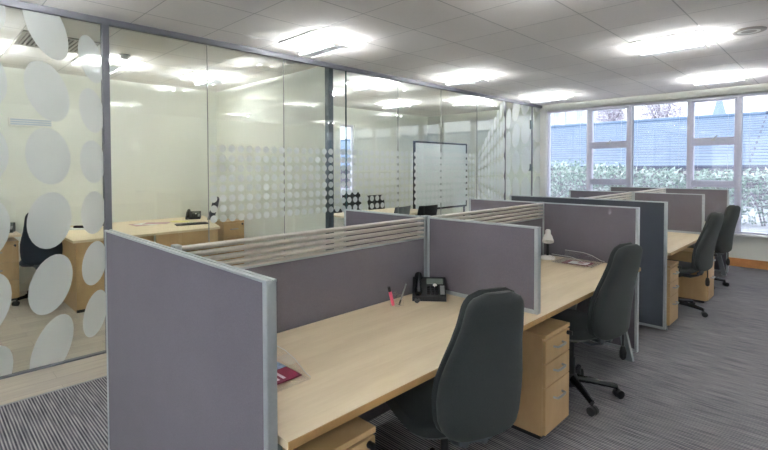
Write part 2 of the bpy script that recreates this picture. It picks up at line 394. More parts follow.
# ------------------------------------------------------------------ glazed partition
gw = structure('wall_glass')
joints = [YB, -2.2, -1.335, .39, 1.272, 2.117, 2.999, 3.924, 4.869, 5.829, 6.719, 7.726, YW-.03]
for y0, y1 in zip(joints, joints[1:]):
    MB().box(XG-.005, XG+.005, y0+.0015, y1-.0015, .012, CEIL-.03).build('pane', 'glass', gw)
MB().box(XG-.022, XG+.022, YB, YW, CEIL-.052, CEIL, .002).build('channel', 'channel', gw)
MB().box(XG-.02, XG+.02, YB, YW, 0, .014, .002).build('floor_channel', 'channel', gw)
MB().box(XG-.03, XG+.03, .39, .44, 0, CEIL-.05, .003).build('mullion', 'channel', gw)
MB().box(XG-.03, XG+.03, -1.36, -1.31, 0, CEIL-.05, .003).build('mullion', 'channel', gw)
for y in (2.999,):
    MB().box(XG-.007, XG+.007, y-.006, y+.006, .012, CEIL-.03).build('glass_edge', 'gedge', gw)
for y in (1.272, 2.117, 3.924, 4.869, 5.829):
    MB().box(XG-.006, XG+.006, y-.0022, y+.0022, .012, CEIL-.03).build('silicone_joint', 'grey_pl', gw)
d = MB(); d.box(XG-.012, XG+.012, 6.705, 6.733, 0, CEIL-.03); d.box(XG-.012, XG+.012, 7.715, 7.74, 0, CEIL-.03); d.build('door_frame', 'channel', gw)
for z in (.3, 1.5, 2.35): pass
h = MB(); h.box(XG-.02, XG+.03, 7.62, 7.70, 1.45, 1.58, .004); h.box(XG-.02, XG+.03, 7.62, 7.70, 2.25, 2.42, .004); h.build('door_lock', 'post', gw)
# frosted dots: rows are spaced evenly about z = 1.367; spacing swells from the 97 mm band up to half a metre at the doors
Z0 = 1.367
def dots(mb, y, pitch, ry, rz, rows, ymin=-9, ymax=99, grow=0.0):
    for k in range(rows):
        z = Z0+(k-(rows-1)/2)*pitch
        pts = []
        for q in range(28):
            a = 2*math.pi*q/28; py = y+ry*math.cos(a); pz = z+rz*math.sin(a)+(k-(rows-1)/2)*grow*(py-y)
            pts.append((py, pz))
        # clip against the pane
        def clip(pts, ins, cut):
            out = []
            for p, q in zip(pts, pts[1:]+pts[:1]):
                if ins(p): out.append(p)
                if ins(p) != ins(q): out.append(cut(p, q))
            return out
        def ax(i, lim, sgn):
            return (lambda p: (p[i]-lim)*sgn >= 0), (lambda p, q: tuple(p[j]+(q[j]-p[j])*(lim-p[i])/(q[i]-p[i]) for j in (0, 1)))
        for i, lim, sgn in ((1, .02, 1), (1, CEIL-.055, -1), (0, ymin, 1), (0, ymax, -1)):
            if len(pts) < 3: break
            f, c = ax(i, lim, sgn); pts = clip(pts, f, c)
        if len(pts) >= 3:
            mb.bm.faces.new([mb.bm.verts.new((XG+.0062, p[0], p[1])) for p in pts])
bd = MB()
for y, p, ry, rz in ((-.92, .66, .225, .285), (-.41, .567, .195, .25), (.021, .49, .142, .215), (.313, .41, .088, .172)):
    dots(bd, y, p, ry, rz, 6, -1.3, .389, -.33)
bd.build('frosted_film', 'film', gw)
sd = MB()
y = 1.32
while y < 5.80:
    dots(sd, y, .0973, .036, .036, 8); y += .0957
sd.build('frosted_film', 'film', gw)
ed = MB()
for k in range(9):
    q = k/8; p = .11+.25*q**1.1
    dots(ed, 5.89+k*.0965, p, .039+.006*q, p*.44, 8, 5.84, 6.70, .3)
for y, p, ry, rz in ((6.83, .41, .088, .178), (7.10, .49, .142, .215), (7.48, .567, .195, .25), (8.0, .62, .22, .28)):
    dots(ed, y, p, ry, rz, 6, 6.74, 8.07, .27)
ed.build('frosted_film', 'film', gw)

# ------------------------------------------------------------------ ceiling lights
def make_light():
    t = thing('ceiling_light', '', 'light')
    h = G/2
    b = MB()   # open reflector tray
    b.box(-h, h, -h, h, .06, .075); b.box(-h, -h+.012, -h, h, -.002, .06); b.box(h-.012, h, -h, h, -.002, .06)
    b.box(-h+.012, h-.012, -h, -h+.012, -.002, .06); b.box(-h+.012, h-.012, h-.012, h, -.002, .06)
    b.build('reflector_tray', 'tray', t)
    c = MB(); c.prism([(-.104, -.054), (-.100, -.074), (-.06, -.086), (.06, -.086), (.100, -.074), (.104, -.054), (.101, -.054), (.096, -.072), (.058, -.082), (-.058, -.082), (-.096, -.072), (-.101, -.054)], 'x', -.27, .27); c.build('lamp_body', 'opal', t)
    for s in (-1, 1):
        MB().tube([(-.27, s*.074, -.066), (.27, s*.074, -.066)], .013, 8).build('fluorescent_tube', 'tube', t, True)
        e = MB(); e.box(s*.278-.008, s*.278+.008, -.092, .092, -.090, -.062, .006); e.build('end_cap', 'white_pl', t)
        MB().box(s*.27-.004, s*.27+.004, -.012, .012, -.07, .06).build('hanger', 'white_pl', t)
    return t
L0 = make_light()
LG = {(-1.71, 2.135): 'white ceiling light nearest the glass wall, above the near desk', (-1.71, 4.575): 'white ceiling light by the glass wall, second one from the windows',
      (-1.71, 7.015): 'white ceiling light by the glass wall, closest to the windows', (.67, 4.575): 'white ceiling light over the desk aisle beside the round ceiling speaker',
      (.67, 7.015): 'white ceiling light over the desk aisle, right before the windows', (.67, 2.135): 'white ceiling light cut by the top edge of the photo'}
def lab(x, y, grp):
    k = (round(x, 2), y)
    return LG.get(k, 'unseen white ceiling light behind the camera or off to the side of the open office')
first = True
for x, y in lights:
    l = lab(x, y, 0); pos = (x if x != -1.71 else -1.715, y, CEIL)
    if abs(x-.67) < .01: pos = (-1.715+4*G-.002, y, CEIL)
    if abs(x-3.11) < .01: pos = (-1.715+8*G, y, CEIL)
    if first: L0.location = pos; L0['label'] = l; L0['group'] = 'ceiling lights of the open office'; first = False
    else: dup(L0, pos, 0, l, 'ceiling lights of the open office')
for (x, y), l in zip(office, ('white ceiling light in the glazed office behind the big dots, at the frame edge', 'white ceiling light in the glazed office next to the smoke detector', 'white ceiling light in the glazed office nearest the partition wall')):
    i, j = cell(x, y); dup(L0, (-1.715+i*G, 2.135+j*G, CEIL), 0, l, 'ceiling lights of the glazed office')
for (x, y), l in zip(meeting, ('white ceiling light in the meeting room near the glass', 'white ceiling light in the meeting room above the table', 'white ceiling light added to brighten the meeting room, over the low white cabinet', 'white ceiling light added to brighten the meeting room, in front of the whiteboard')):
    i, j = cell(x, y); dup(L0, (-1.715+i*G, 2.135+j*G, CEIL), 0, l, 'ceiling lights of the meeting room')

# ceiling fittings
t = thing('ceiling_speaker', 'round white ceiling speaker with a grey rim by the aisle light', 'speaker', (1.32, 4.58, CEIL))
MB().lathe([(.085, -.008), (.105, -.012), (.125, -.006), (.128, .004), (.085, .004)], 32).build('rim', 'vent', t, True)
MB().lathe([(.001, -.006), (.085, -.009), (.085, .002), (.001, .002)], 32).build('grille', 'wall_white', t, True)
gx, gy = -1.715-3*G, 2.135-3*G
t = thing('ceiling_vent', 'square slatted air vent in the glazed office ceiling', 'vent', (gx, gy, CEIL))
MB().box(-.3, .3, -.3, .3, -.002, .003).build('backing', 'vent_dark', t)  # dark grey sheet stands in for the shade between the slats
f = MB(); f.box(-.3, .3, -.3, -.27, -.012, -.002); f.box(-.3, .3, .27, .3, -.012, -.002); f.box(-.3, -.27, -.27, .27, -.012, -.002); f.box(.27, .3, -.27, .27, -.012, -.002); f.build('frame', 'vent', t)
s = MB()
for k in range(15): y = -.252+k*.036; s.box(-.27, .27, y-.008, y+.008, -.010, -.002)
s.build('slats', 'vent', t)
t = thing('smoke_detector', 'small white smoke detector on the glazed office ceiling', 'smoke detector', (-3.62, .93, CEIL))
MB().lathe([(.05, .002), (.05, -.015), (.035, -.04), (.001, -.045)], 20).build('housing', 'white_pl', t, True)
MB().lathe([(.058, .003), (.058, -.006), (.05, -.006)], 20).build('base', 'grey_pl', t, True)
t = thing('wall_vent', 'slim pale wall vent high on the back wall of the glazed office', 'vent', (XB, .35, 2.09))
MB().box(0, .02, -.225, .225, -.05, .05, .004).build('frame', 'white_pl', t)
s = MB()
for k in range(3): s.box(.02, .026, -.205, .205, -.036+k*.027, -.018+k*.027)
s.build('louvre', 'vent_blue', t)

# ------------------------------------------------------------------ screens
H = 1.2
def screen(name, label, cat, p0, p1, z0, z1, fab='fab', th=.036, grp=None, feet=False, cap=.024):
    """free-standing or desk screen between two plan points (axis aligned)"""
    L = ((p1[0]-p0[0])**2+(p1[1]-p0[1])**2)**.5; a = math.atan2(p1[1]-p0[1], p1[0]-p0[0])
    t = thing(name, label, cat, (p0[0], p0[1], z0), a, grp)
    h = z1-z0
    MB().box(cap*.8, L-cap*.8, -th*.42, th*.42, .02, h-.008).build('fabric_panel', fab, t)
    for u in (0, L-cap):
        p = MB(); p.box(u, u+cap, -th/2, th/2, 0, h-.004, .005); p.build('end_post', 'alu', t)
    r = MB(); r.box(0, L, -th/2, -.004, h-.009, h, .002); r.box(0, L, .004, th/2, h-.009, h, .002); r.box(.002, L-.002, -.004, .004, h-.014, h-.004); r.build('top_rail', 'alu', t)
    MB().box(cap, L-cap, -th/2, th/2, 0, .024, .003).build('bottom_rail', 'alu', t)
    return t
def louvre_screen(label, y0, y1):
    t = thing('louvre_screen', label, 'desk screen', (0, y0, .04), R(90), 'louvre screens along the spine of the desks')
    L = y1-y0; z = H-.04; th = .046; zf = 1.062-.04
    MB().box(.02, L-.02, -.019, .019, .02, zf).build('fabric_panel', 'fab', t)
    for u in (0, L-.03):
        MB().box(u, u+.03, -th/2, th/2, 0, z+.006, .004).build('end_post', 'alu', t)
    for k in range(5):
        zz = z-.004-k*.0295
        sl = MB(); sl.prism([(-.024, zz-.004), (-.022, zz), (.020, zz), (.024, zz-.003), (.022, zz-.022), (.016, zz-.024), (-.020, zz-.012)], 'x', .03, L-.03)
        sl.build('louvre_slat', 'slat', t)
    MB().box(.03, L-.03, -th/2, th/2, zf, zf+.012, .002).build('rail', 'alu', t)
    return t
screen('end_screen', 'tall grey fabric screen with silver frame ending the near desks, closest of all', 'partition screen', (-.788, 0), (.788, 0), .03, H, grp='end screens of the desk clusters')
screen('end_screen', 'grey fabric screen behind the small cream desk lamp', 'partition screen', (-.80, 3.316), (.80, 3.316), .045, H, grp='end screens of the desk clusters')
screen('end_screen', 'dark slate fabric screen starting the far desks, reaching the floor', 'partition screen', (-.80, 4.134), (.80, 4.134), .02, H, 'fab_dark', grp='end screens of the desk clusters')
screen('end_screen', 'grey fabric screen farthest away, closest to the windows', 'partition screen', (-.80, 7.344), (.80, 7.344), .03, H, 'fab', grp='end screens of the desk clusters')
DZ = .73
screen('desk_screen', 'grey desk divider standing behind the black phone', 'desk screen', (.028, 1.633), (.795, 1.633), DZ, H, grp='desk dividers')
screen('desk_screen', 'grey desk divider across the louvres from the black phone, in front of the meeting room', 'desk screen', (-.795, 1.633), (-.028, 1.633), .04, H, grp='desk dividers')
screen('desk_screen', 'grey desk divider between the two far desks, beside the aisle', 'desk screen', (.028, 5.755), (.795, 5.755), DZ, H, grp='desk dividers')
screen('desk_screen', 'grey desk divider between the far desks on the glass wall side', 'desk screen', (-.795, 5.755), (-.028, 5.755), .04, H, grp='desk dividers')
louvre_screen('grey screen topped with beige louvres beside the near desk', .026, 1.628)
louvre_screen('grey screen topped with beige louvres beside the desk with the lamp', 1.638, 3.29)
louvre_screen('grey screen topped with louvres, first one beyond the dark slate screen', 4.16, 5.75)
louvre_screen('grey screen topped with louvres, closest one to the windows', 5.76, 7.318)

# ------------------------------------------------------------------ desks
def desk(label, y0, y1, ends, xf=.82):
    t = thing('desk', label, 'desk', (0, y0, 0), 0, 'beech desks along the aisle')
    L = y1-y0
    MB().box(.03, xf, 0.001, L-.001, DZ-.025, DZ).build('desktop', 'desk', t)
    MB().box(xf, xf+.004, 0.001, L-.001, DZ-.026, DZ+.0002, .001).build('edge_band', 'edge', t)
    for yy in ends:
        yy = yy % L
        for q, (xa, xb) in enumerate(((.60, .77), (.40, .24))):
            l = MB(); w = .028
            l.prism([(xa-w, DZ-.025), (xa+w, DZ-.025), (xb+w, 0), (xb-w, 0)], 'y', yy-.02, yy+.02); l.build('leg', 'legmetal', t)
        MB().box(.2, .74, yy-.02, yy+.02, DZ-.06, DZ-.025).build('crossbar', 'legmetal', t)
    MB().box(.25, .29, .09, L-.09, DZ-.09, DZ-.03).build('beam', 'legmetal', t)
    return t
desk('beech desk nearest the camera, with the black phone on it', .028, 1.655, (.07,))
desk('beech desk carrying the small cream lamp', 1.657, 3.288, (-.07,))
desk('beech desk just beyond the dark slate screen', 4.162, 5.765, (.035,))
desk('beech desk farthest along the row, next to the windows', 5.767, 7.316, (-.07,))

# ------------------------------------------------------------------ pedestals
def pedestal(loc, rz, label, grp='drawer pedestals under the desks', Hh=.597, W=.315, D=.58, drawers=(.25, .25, .5)):
    t = thing('drawer_pedestal', label, 'drawer unit', loc, rz, grp)   # local: front faces +X at x=0, width along +Y
    MB().box(-D, -.02, 0, W, .03, Hh-.022).build('body', 'ped', t)
    MB().box(-D, 0, 0, W, Hh-.022, Hh, .002).build('top_panel', 'ped', t)
    MB().box(-D+.02, -.04, .02, W-.02, 0, .03).build('plinth', 'dark', t)
    z = Hh-.030; tot = z-.036
    for k, f in enumerate(drawers):
        h = tot*f
        d = MB(); d.box(-.02, -.001, .003, W-.003, z-h+.003, z-.002, .0015); dr = d.build('drawer', 'ped', t)
        hz = z-h*(.42 if f < .4 else .30); hy = W/2
        b = MB(); b.tube([(-.002, hy-.055, hz), (.022, hy-.05, hz), (.028, hy-.03, hz+.002), (.028, hy+.03, hz+.002), (.022, hy+.05, hz), (-.002, hy+.055, hz)], .0065, 8)
        b.build('handle', 'steel', dr, True)
        z -= h
    k = MB(); k.lathe([(.011, 0), (.013, .004), (.011, .016), (.002, .017)], 14, Matrix.Translation((-.001, W-.035, Hh-.05)) @ Matrix.Rotation(R(90), 4, 'Y'))
    k.box(.012, .03, W-.042, W-.028, Hh-.062, Hh-.038, .003)
    k.build('lock', 'dark', t, True)
    return t
pedestal((.772, .115, 0), 0, 'beech drawer pedestal under the nearest desk edge, mostly hidden')
pedestal((.80, 1.70, 0), 0, 'beech three-drawer pedestal seen whole between the two nearest chairs')
pedestal((.81, 4.215, 0), 0, 'narrow-looking beech pedestal beside the dark slate screen')
pedestal((.90, 5.43, 0), 0, 'beech pedestal behind the third chair, under the far desks', Hh=.56, drawers=(.3, .7))

# ------------------------------------------------------------------ task chairs
def supers(cx, cy, cz, hx, hy, n=24, e=.55, bow=0):
    """superellipse ring in the local xy plane at height cz; bow curves the wide axis back"""
    out = []
    for k in range(n):
        a = 2*math.pi*k/n; c, s_ = math.cos(a), math.sin(a)
        x = hx*math.copysign(abs(c)**e, c); y = hy*math.copysign(abs(s_)**e, s_)
        out.append(Vector((cx+x-bow*(y/.2)**2, cy+y, cz)))
    return out
BW = [(0, .110), (.02, .142), (.06, .168), (.14, .187), (.28, .193), (.40, .188), (.52, .170), (.66, .147), (.80, .131), (.90, .122), (.95, .110), (.98, .092), (1, .058)]
def lerp(tab, t):
    for (a, b), (c, d_) in zip(tab, tab[1:]):
        if a <= t <= c: return b+(d_-b)*(t-a)/(c-a)
    return tab[-1][1]
def back_mesh(x_off, th, sc, z0, z1, lean, bow):
    rings = []
    for i in range(31):
        t = i/30; t = .5-.5*math.cos(math.pi*t) if False else t
        z = z0+(z1-z0)*t
        # side profile: hollow at the waist, leaning back towards the top
        x = x_off+lean*t**1.25+.018*math.sin(math.pi*min(1, t*1.3))*-1
        edge = min(t, 1-t); ht = th*(1-max(0, 1-edge/.07)**2.2*.65)
        rings.append(supers(x, 0, z, ht, lerp(BW, t)*sc, 28, .62, bow*(1-.5*t)))
    return MB().loft(rings)
def make_chair(name='task_chair', fab='chair', back_drop=0.0, lever=True):
    """local frame: faces -X, base centre at the origin"""
    t = thing(name, '', 'chair')
    # seat cushion
    rings = []
    for z, s in ((.425, .80), (.432, .93), (.45, 1.0), (.475, 1.0), (.492, .95), (.50, .82)):
        ring = []
        for k in range(32):
            a = 2*math.pi*k/32; c, s_ = math.cos(a), math.sin(a); e = .5
            x = .235*s*math.copysign(abs(c)**e, c); y = .235*s*math.copysign(abs(s_)**e, s_)
            drop = .03*max(0, (-x-.10)/.13)**2
            ring.append(Vector((x-.02, y, z-drop)))
        rings.append(ring)
    MB().loft(rings).build('seat', fab, t, True)
    z0, z1 = .465-back_drop, 1.06-back_drop
    back_mesh(.266, .017, 1.0, z0, z1, .10, .028).build('backrest', fab, t, True)
    back_mesh(.303, .038, .975, z0+.002, z1-.006, .10, .028).build('back_shell', fab, t, True)
    MB().box(-.13, .10, -.09, .09, .375, .426, .015).build('mechanism', 'dark', t)
    b = MB()
    for s in (-1, 1): b.tube([(.02, s*.045, .395), (.18, s*.045, .392), (.25, s*.045, .42), (.275, s*.045, .50), (.285, s*.045, .60)], .016, 8, flat=.6)
    b.box(.245, .262, -.075, .075, .43, .455, .004)
    b.build('back_bracket', 'bracket', t, True)
    l = MB(); l.tube([(.255, .165, .53-back_drop*.5), (.262, .17, .42-back_drop*.5), (.262, .17, .36-back_drop*.5)], .006, 6)
    l.lathe([(.010, 0), (.020, .015), (.022, .05), (.014, .085), (.006, .09)], 12, Matrix.Translation((.262, .17, .275-back_drop*.5)))
    if lever: l.build('tilt_lever', 'dark', t, True)
    else: l.bm.free()
    MB().lathe([(.028, .09), (.028, .24), (.019, .245), (.019, .38)], 16).build('gas_lift', 'dark', t, True)
    base = MB(); base.lathe([(.045, .055), (.05, .08), (.045, .12), (.032, .135)], 16)
    base.build('hub', 'dark', t, True)
    for k in range(5):
        a = 2*math.pi*k/5+LEGA
        c, s = math.cos(a), math.sin(a)
        MB().tube([(c*.03, s*.03, .105), (c*.16, s*.16, .092), (c*.285, s*.285, .072)], [.026, .022, .017], 8).build('leg', 'black_gloss', t, True)
        w = MB(); m = Matrix.Translation((c*.295, s*.295, .028)) @ Matrix.Rotation(a+.5, 4, 'Z') @ Matrix.Rotation(R(90), 4, 'X')
        w.lathe([(.012, -.028), (.027, -.025), (.028, -.006), (.016, -.005), (.016, .005), (.028, .006), (.027, .025), (.012, .028)], 16, m)
        w.tube([(c*.285, s*.285, .03), (c*.285, s*.285, .08)], .009, 8)
        w.build('caster', 'dark', t, True)
    return t
LEGA = R(0)
CH = [((.69, .94), R(-24), -.01, 'charcoal office chair nearest the camera, its back hiding the desk edge', R(20)),
      ((.655, 2.38), R(-12), 0.0, 'charcoal office chair pulled up to the desk with the lamp', R(-36+6)),
      ((.67, 4.93), R(-8), -.01, 'charcoal office chair just past the dark slate screen', R(0)),
      ((.62, 6.42), R(-14), .01, 'charcoal office chair closest to the windows', R(-38))]
for (x, y), rz, dp, l, lg in CH:
    LEGA = lg
    c = make_chair(back_drop=dp, lever=(y > 1)); c.location = (x, y, 0); c.rotation_euler = (0, 0, rz); c['label'] = l; c['group'] = 'charcoal chairs along the desks'

# ------------------------------------------------------------------ things on the desks
def make_phone():
    t = thing('desk_phone', '', 'phone')       # local: user side is -Y
    b = MB(); b.prism([(-.095, 0), (.09, 0), (.09, .10), (.075, .105), (-.095, .028)], 'x', -.10, .10); b.build('body', 'dark', t)
    sl = math.atan2(.077, .17)
    m = Matrix.Translation((0, -.095, .0285)) @ Matrix.Rotation(sl, 4, 'X')
    MB().box(-.015, .085, .115, .165, 0, .006, .002, m).build('screen', 'screen_lcd', t)
    k = MB()
    for r in range(4):
        for q in range(3): k.box(-.012+q*.024, .006+q*.024, .02+r*.02, .034+r*.02, 0, .005, .0015, m)
    k.build('keypad', 'black_gloss', t)
    MB().lathe([(.012, 0), (.012, .006), (.001, .007)], 14, m @ Matrix.Translation((.035, .103, 0))).build('call_button', 'white_pl', t, True)
    MB().box(.066, .092, .02, .1, 0, .004, .001, m).build('side_keys', 'grey_pl', t)
    h = MB(); h.loft([[m @ Vector((-.065+.022*math.cos(2*math.pi*q/12)*w, yy, zz+.018*math.sin(2*math.pi*q/12)*w)) for q in range(12)]
                      for yy, zz, w in ((-.005, .02, .5), (.0, .021, .95), (.03, .022, 1.1), (.05, .032, .8), (.09, .038, .75), (.13, .032, .8), (.15, .024, 1.15), (.182, .023, 1.0), (.19, .022, .5))])
    h.build('handset', 'black_gloss', t, True)
    c = MB(); pts = [(-.07-.012*math.sin(i*.9)-.00*i, -.10-.016*math.cos(i*.9)-.0015*i, .012+.004*math.sin(i*1.7)) for i in range(26)]
    c.tube(pts, .006, 6); c.build('cord', 'dark', t, True)
    return t
ph = make_phone(); ph.location = (.155, 1.485, DZ); ph.rotation_euler = (0, 0, R(40)); ph['label'] = 'black desk phone standing in the corner of the near desk'
# pen pot
t = thing('pen_pot', 'clear plastic pen pot on the near desk beside the phone', 'pen pot', (.14, 1.215, DZ))
s = MB()
s.box(-.028, .028, -.028, .028, 0, .004)
for a in range(4): s.box(-.028, .028, -.028, -.0265, .004, .075, 0, Matrix.Rotation(R(90*a), 4, 'Z'))
s.build('pot', 'acrylic', t)
o = MB().tube([(.128, 1.197, DZ+.006), (.118, 1.180, DZ+.085)], .0098, 10).build('highlighter_pen', 'pink', None, True)
tag(o, 'pink highlighter pen with a black cap standing in the clear pot', 'pen')
MB().tube([(.1178, 1.1796, DZ+.085), (.115, 1.174, DZ+.112)], .0085, 10).build('cap', 'dark', o, True)
o = MB().tube([(.15, 1.222, DZ+.006), (.172, 1.258, DZ+.125)], .0045, 8).build('ballpoint_pen', 'grey_pl', None, True)
tag(o, 'slim grey ballpoint pen leaning out of the clear pot', 'pen')
MB().tube([(.15, 1.222, DZ+.006), (.155, 1.231, DZ+.035)], .0052, 8).build('grip', 'dark', o, True)

def tray(loc, rz, label):
    t = thing('letter_tray', label, 'letter tray', loc, rz, 'clear letter trays')   # local: opens to -Y, sides along Y
    W, L = .13, .33
    MB().box(-W, W, 0, L, .002, .005).build('base', 'acrylic', t)
    prof = [(0, .005), (0, .012), (.03, .018), (.10, .05), (.17, .066), (L, .07), (L, .005)]
    for s in (-1, 1):
        MB().prism(prof, 'x', s*W-.0015, s*W+.0015).build('side_wall', 'acrylic', t)
        MB().tube([(s*W, y, z) for y, z in prof[1:6]], .0016, 6).build('rim', 'white_pl', t, True)  # white bead paints the bright edge highlight of the clear acrylic
    MB().box(-W, W, L-.003, L, .005, .07).build('back_wall', 'acrylic', t)
    return t
tray((.545, .182, DZ), R(90), 'clear letter tray with a maroon leaflet next to the nearest screen')
def leaflet(loc, rz, label, two=False):
    t = thing('leaflet', label, 'leaflet', loc, rz)
    MB().box(-.105, .105, 0, .15, 0, .003).build('page', 'maroon', t)
    if two:
        MB().box(-.06, .085, .012, .125, .003, .0036).build('picture', 'paper', t)
        MB().box(-.0, .05, .05, .12, .0036, .0039).build('print', 'pinkpaper', t)
    else:
        for k in range(2): MB().box(.015, .085, .055+k*.026, .068+k*.026, .003, .0034).build('print', 'paper', t)
        MB().box(-.105, .0, .09, .15, .003, .0034).build('picture', 'bluepaper', t)
    return t
leaflet((.395, .155, DZ+.0055), R(0), 'maroon leaflet with white lines of print lying in the nearest clear tray')
tray((.555, 3.135, DZ), R(90), 'clear letter tray with leaflets against the screen behind the lamp')
leaflet((.41, 3.02, DZ+.0055), R(3), 'maroon leaflet with a white picture lying in the tray by the lamp', True)

# desk lamp
t = thing('desk_lamp', 'small cream desk lamp with a black stem and round base', 'lamp', (.135, 3.12, DZ))
MB().lathe([(.060, 0), (.063, .008), (.058, .022), (.03, .030), (.012, .032)], 24).build('base', 'white_pl', t, True)
MB().tube([(0, 0, .018), (0, 0, .10), (-.004, .004, .17)], .012, 10).build('stem', 'dark', t, True)
m = Matrix.Translation((.012, -.02, .225)) @ Matrix.Rotation(R(28), 4, Vector((-.9, -.43, 0)))
MB().lathe([(.018, .03), (.022, .02), (.022, -.005), (.032, -.02), (.045, -.06), (.048, -.078), (.044, -.078), (.028, -.02), (.003, .0)], 24, m).build('lamp_shade', 'white_pl', t, True)
MB().lathe([(.001, -.035), (.014, -.05), (.018, -.062), (.010, -.074), (.001, -.077)], 14, m).build('bulb', 'white_pl', t, True)

# ------------------------------------------------------------------ glazed office furniture
XE = -3.74; OZ = .765
t = thing('office_desk', 'large beech desk along the wall of the glazed office, with phone and brochures', 'desk', (XE, .45, 0))
D_ = 1.54; L_ = 1.66
MB().prism([(-D_, 0), (0, 0), (0, L_-.06), (-D_, L_+.42)], 'z', OZ-.026, OZ).build('desktop', 'desk', t)
MB().box(-.05, -.025, .03, .80, .03, OZ-.026).build('modesty_panel', 'ped', t)
MB().box(-.05, -.025, .83, L_-.08, .03, OZ-.026).build('modesty_panel', 'ped', t)
MB().box(-.05, -.02, .03, L_-.08, 0, .03).build('plinth', 'dark', t)
MB().box(-D_+.02, -.055, .03, .055, 0, OZ-.026).build('end_panel', 'ped', t)
t = thing('office_desk', 'beech desk against the back wall of the glazed office, behind the big dots', 'desk', (-5.28, -1.3, 0))
MB().box(0, .52, 0, 1.46, OZ-.026, OZ, .002).build('desktop', 'desk', t)
MB().box(.02, .5, .02, .045, 0, OZ-.026).build('end_panel', 'ped', t)
MB().box(.02, .04, .05, 1.42, .2, OZ-.026).build('modesty_panel', 'ped', t)
pedestal((-4.80, -.28, 0), 0, 'beech drawer pedestal at the frame edge inside the glazed office', grp='drawer pedestals in the glazed office', Hh=.69, W=.42, D=.46, drawers=(.33, .33, .34))
pedestal((-4.42, 2.43, 0), 0, 'low beech cabinet with drawers in the corner of the glazed office', grp='drawer pedestals in the glazed office', Hh=.74, W=.325, D=.40, drawers=(.3, .3, .4))
LEGA = R(10)
oc = make_chair('task_chair', 'chair_blue'); oc.location = (-4.60, .36, 0); oc.rotation_euler = (0, 0, R(-18)); oc['label'] = 'slate blue office chair behind the big frosted dots in the glazed office'
oc2 = make_chair('task_chair', 'chair_blue', -.03); oc2.location = (-4.93, 2.14, 0); oc2.rotation_euler = (0, 0, R(64)); oc2['label'] = 'dark office chair seen edge-on at the end of the glazed office desk'
dup(ph, (-5.12, .04, OZ), R(75), 'black desk phone at the frame edge in the glazed office', None)
dup(ph, (-4.95, 2.22, OZ), R(62), 'black desk phone on the large desk of the glazed office', None)
o = MB().box(-.11, .11, -.08, .08, 0, .008, .001).build('notepad', 'yellow'); o.location = (-4.70, 1.92, OZ); o.rotation_euler = (0, 0, R(30)); tag(o, 'yellow notepad in front of the black phone in the glazed office', 'notepad')
for k, (a, mt, l) in enumerate(((0, 'pinkpaper', 'rose brochure at the bottom of the fan on the glazed office desk'), (28, 'paper', 'white brochure in the middle of the fan on the glazed office desk'), (55, 'pinkpaper', 'rose brochure on top of the fan on the glazed office desk'))):
    o = MB().box(-.15, .15, -.105, .105, 0, .004).build('brochure', mt); o.location = (-4.72+.03*k, 1.42+.09*k, OZ+.0045*k); o.rotation_euler = (0, 0, R(a)); tag(o, l, 'brochure', 'brochures fanned on the glazed office desk')
t = thing('hole_punch', 'dark grey hole punch among papers on the glazed office desk', 'hole punch', (-5.02, .98, OZ), R(20))
MB().box(-.06, .06, -.05, .05, 0, .02, .004).build('base', 'dark', t); MB().box(-.055, .055, -.04, .03, .035, .06, .008).build('lever', 'grey_pl', t); MB().box(-.05, .05, -.02, .02, .02, .036).build('body', 'dark', t)
o = MB().box(-.15, .15, -.105, .105, 0, .012).build('paper_stack', 'paper'); o.location = (-4.82, .76, OZ); o.rotation_euler = (0, 0, R(65)); tag(o, 'white stack of papers on the corner of the glazed office desk', 'papers')
o = MB().box(-.10, .10, -.02, .02, 0, .03, .008).build('stapler', 'dark'); o.location = (-4.80, .77, OZ+.0125); o.rotation_euler = (0, 0, R(50)); tag(o, 'black stapler lying on the white papers in the glazed office', 'stapler')
t = thing('keyboard', 'black keyboard on the large desk of the glazed office, near the edge-on chair', 'keyboard', (-4.25, 1.90, OZ), R(80))
MB().box(-.2, .2, -.07, .07, 0, .018, .004).build('case', 'dark', t)
k = MB()
for r in range(4):
    for q in range(14): k.box(-.185+q*.026, -.163+q*.026, -.055+r*.027, -.032+r*.027, .018, .023, .001)
k.build('keys', 'black_gloss', t)

# ------------------------------------------------------------------ meeting room
t = thing('meeting_table', 'pale table in the meeting room behind the glass', 'table', (-3.85, 5.1, 0), 0)
MB().box(-.5, .5, -.9, .9, DZ-.03, DZ, .004).build('tabletop', 'desk', t)
for sx in (-1, 1):
    for sy in (-1, 1): MB().tube([(sx*.42, sy*.8, 0), (sx*.42, sy*.8, DZ-.03)], .025, 12).build('leg', 'legmetal', t, True)
def meeting_chair(loc, rz, label, fab, hb=.88):
    t = thing('meeting_chair', label, 'chair', loc, rz, 'meeting room chairs')   # faces -X
    MB().box(-.22, .22, -.22, .22, .43, .48, .02, None, 3).build('seat', fab, t, True)
    rings = []
    for i in range(9):
        q = i/8; rings.append(supers(.22+.07*q, 0, .54+(hb-.54)*q, .018, .20+.03*math.sin(q*2.4), 24, .5, .03))
    MB().loft(rings).build('backrest', fab, t, True)
    for sx in (-1, 1):
        for sy in (-1, 1):
            MB().tube([(sx*.19, sy*.19, .44), (sx*.22, sy*.22, 0)], .011, 8).build('leg', 'steel', t, True)
    for sy in (-1, 1): MB().tube([(.18, sy*.19, .44), (.24, sy*.19, .60), (.25, sy*.16, .68)], .010, 8).build('back_post', 'steel', t, True)
    return t
meeting_chair((-3.3, 4.72, 0), R(10), 'grey low chair on the glass side of the meeting table', 'chair_grey', .90)
meeting_chair((-3.3, 5.42, 0), R(-5), 'black low chair on the glass side of the meeting table', 'dark', .88)
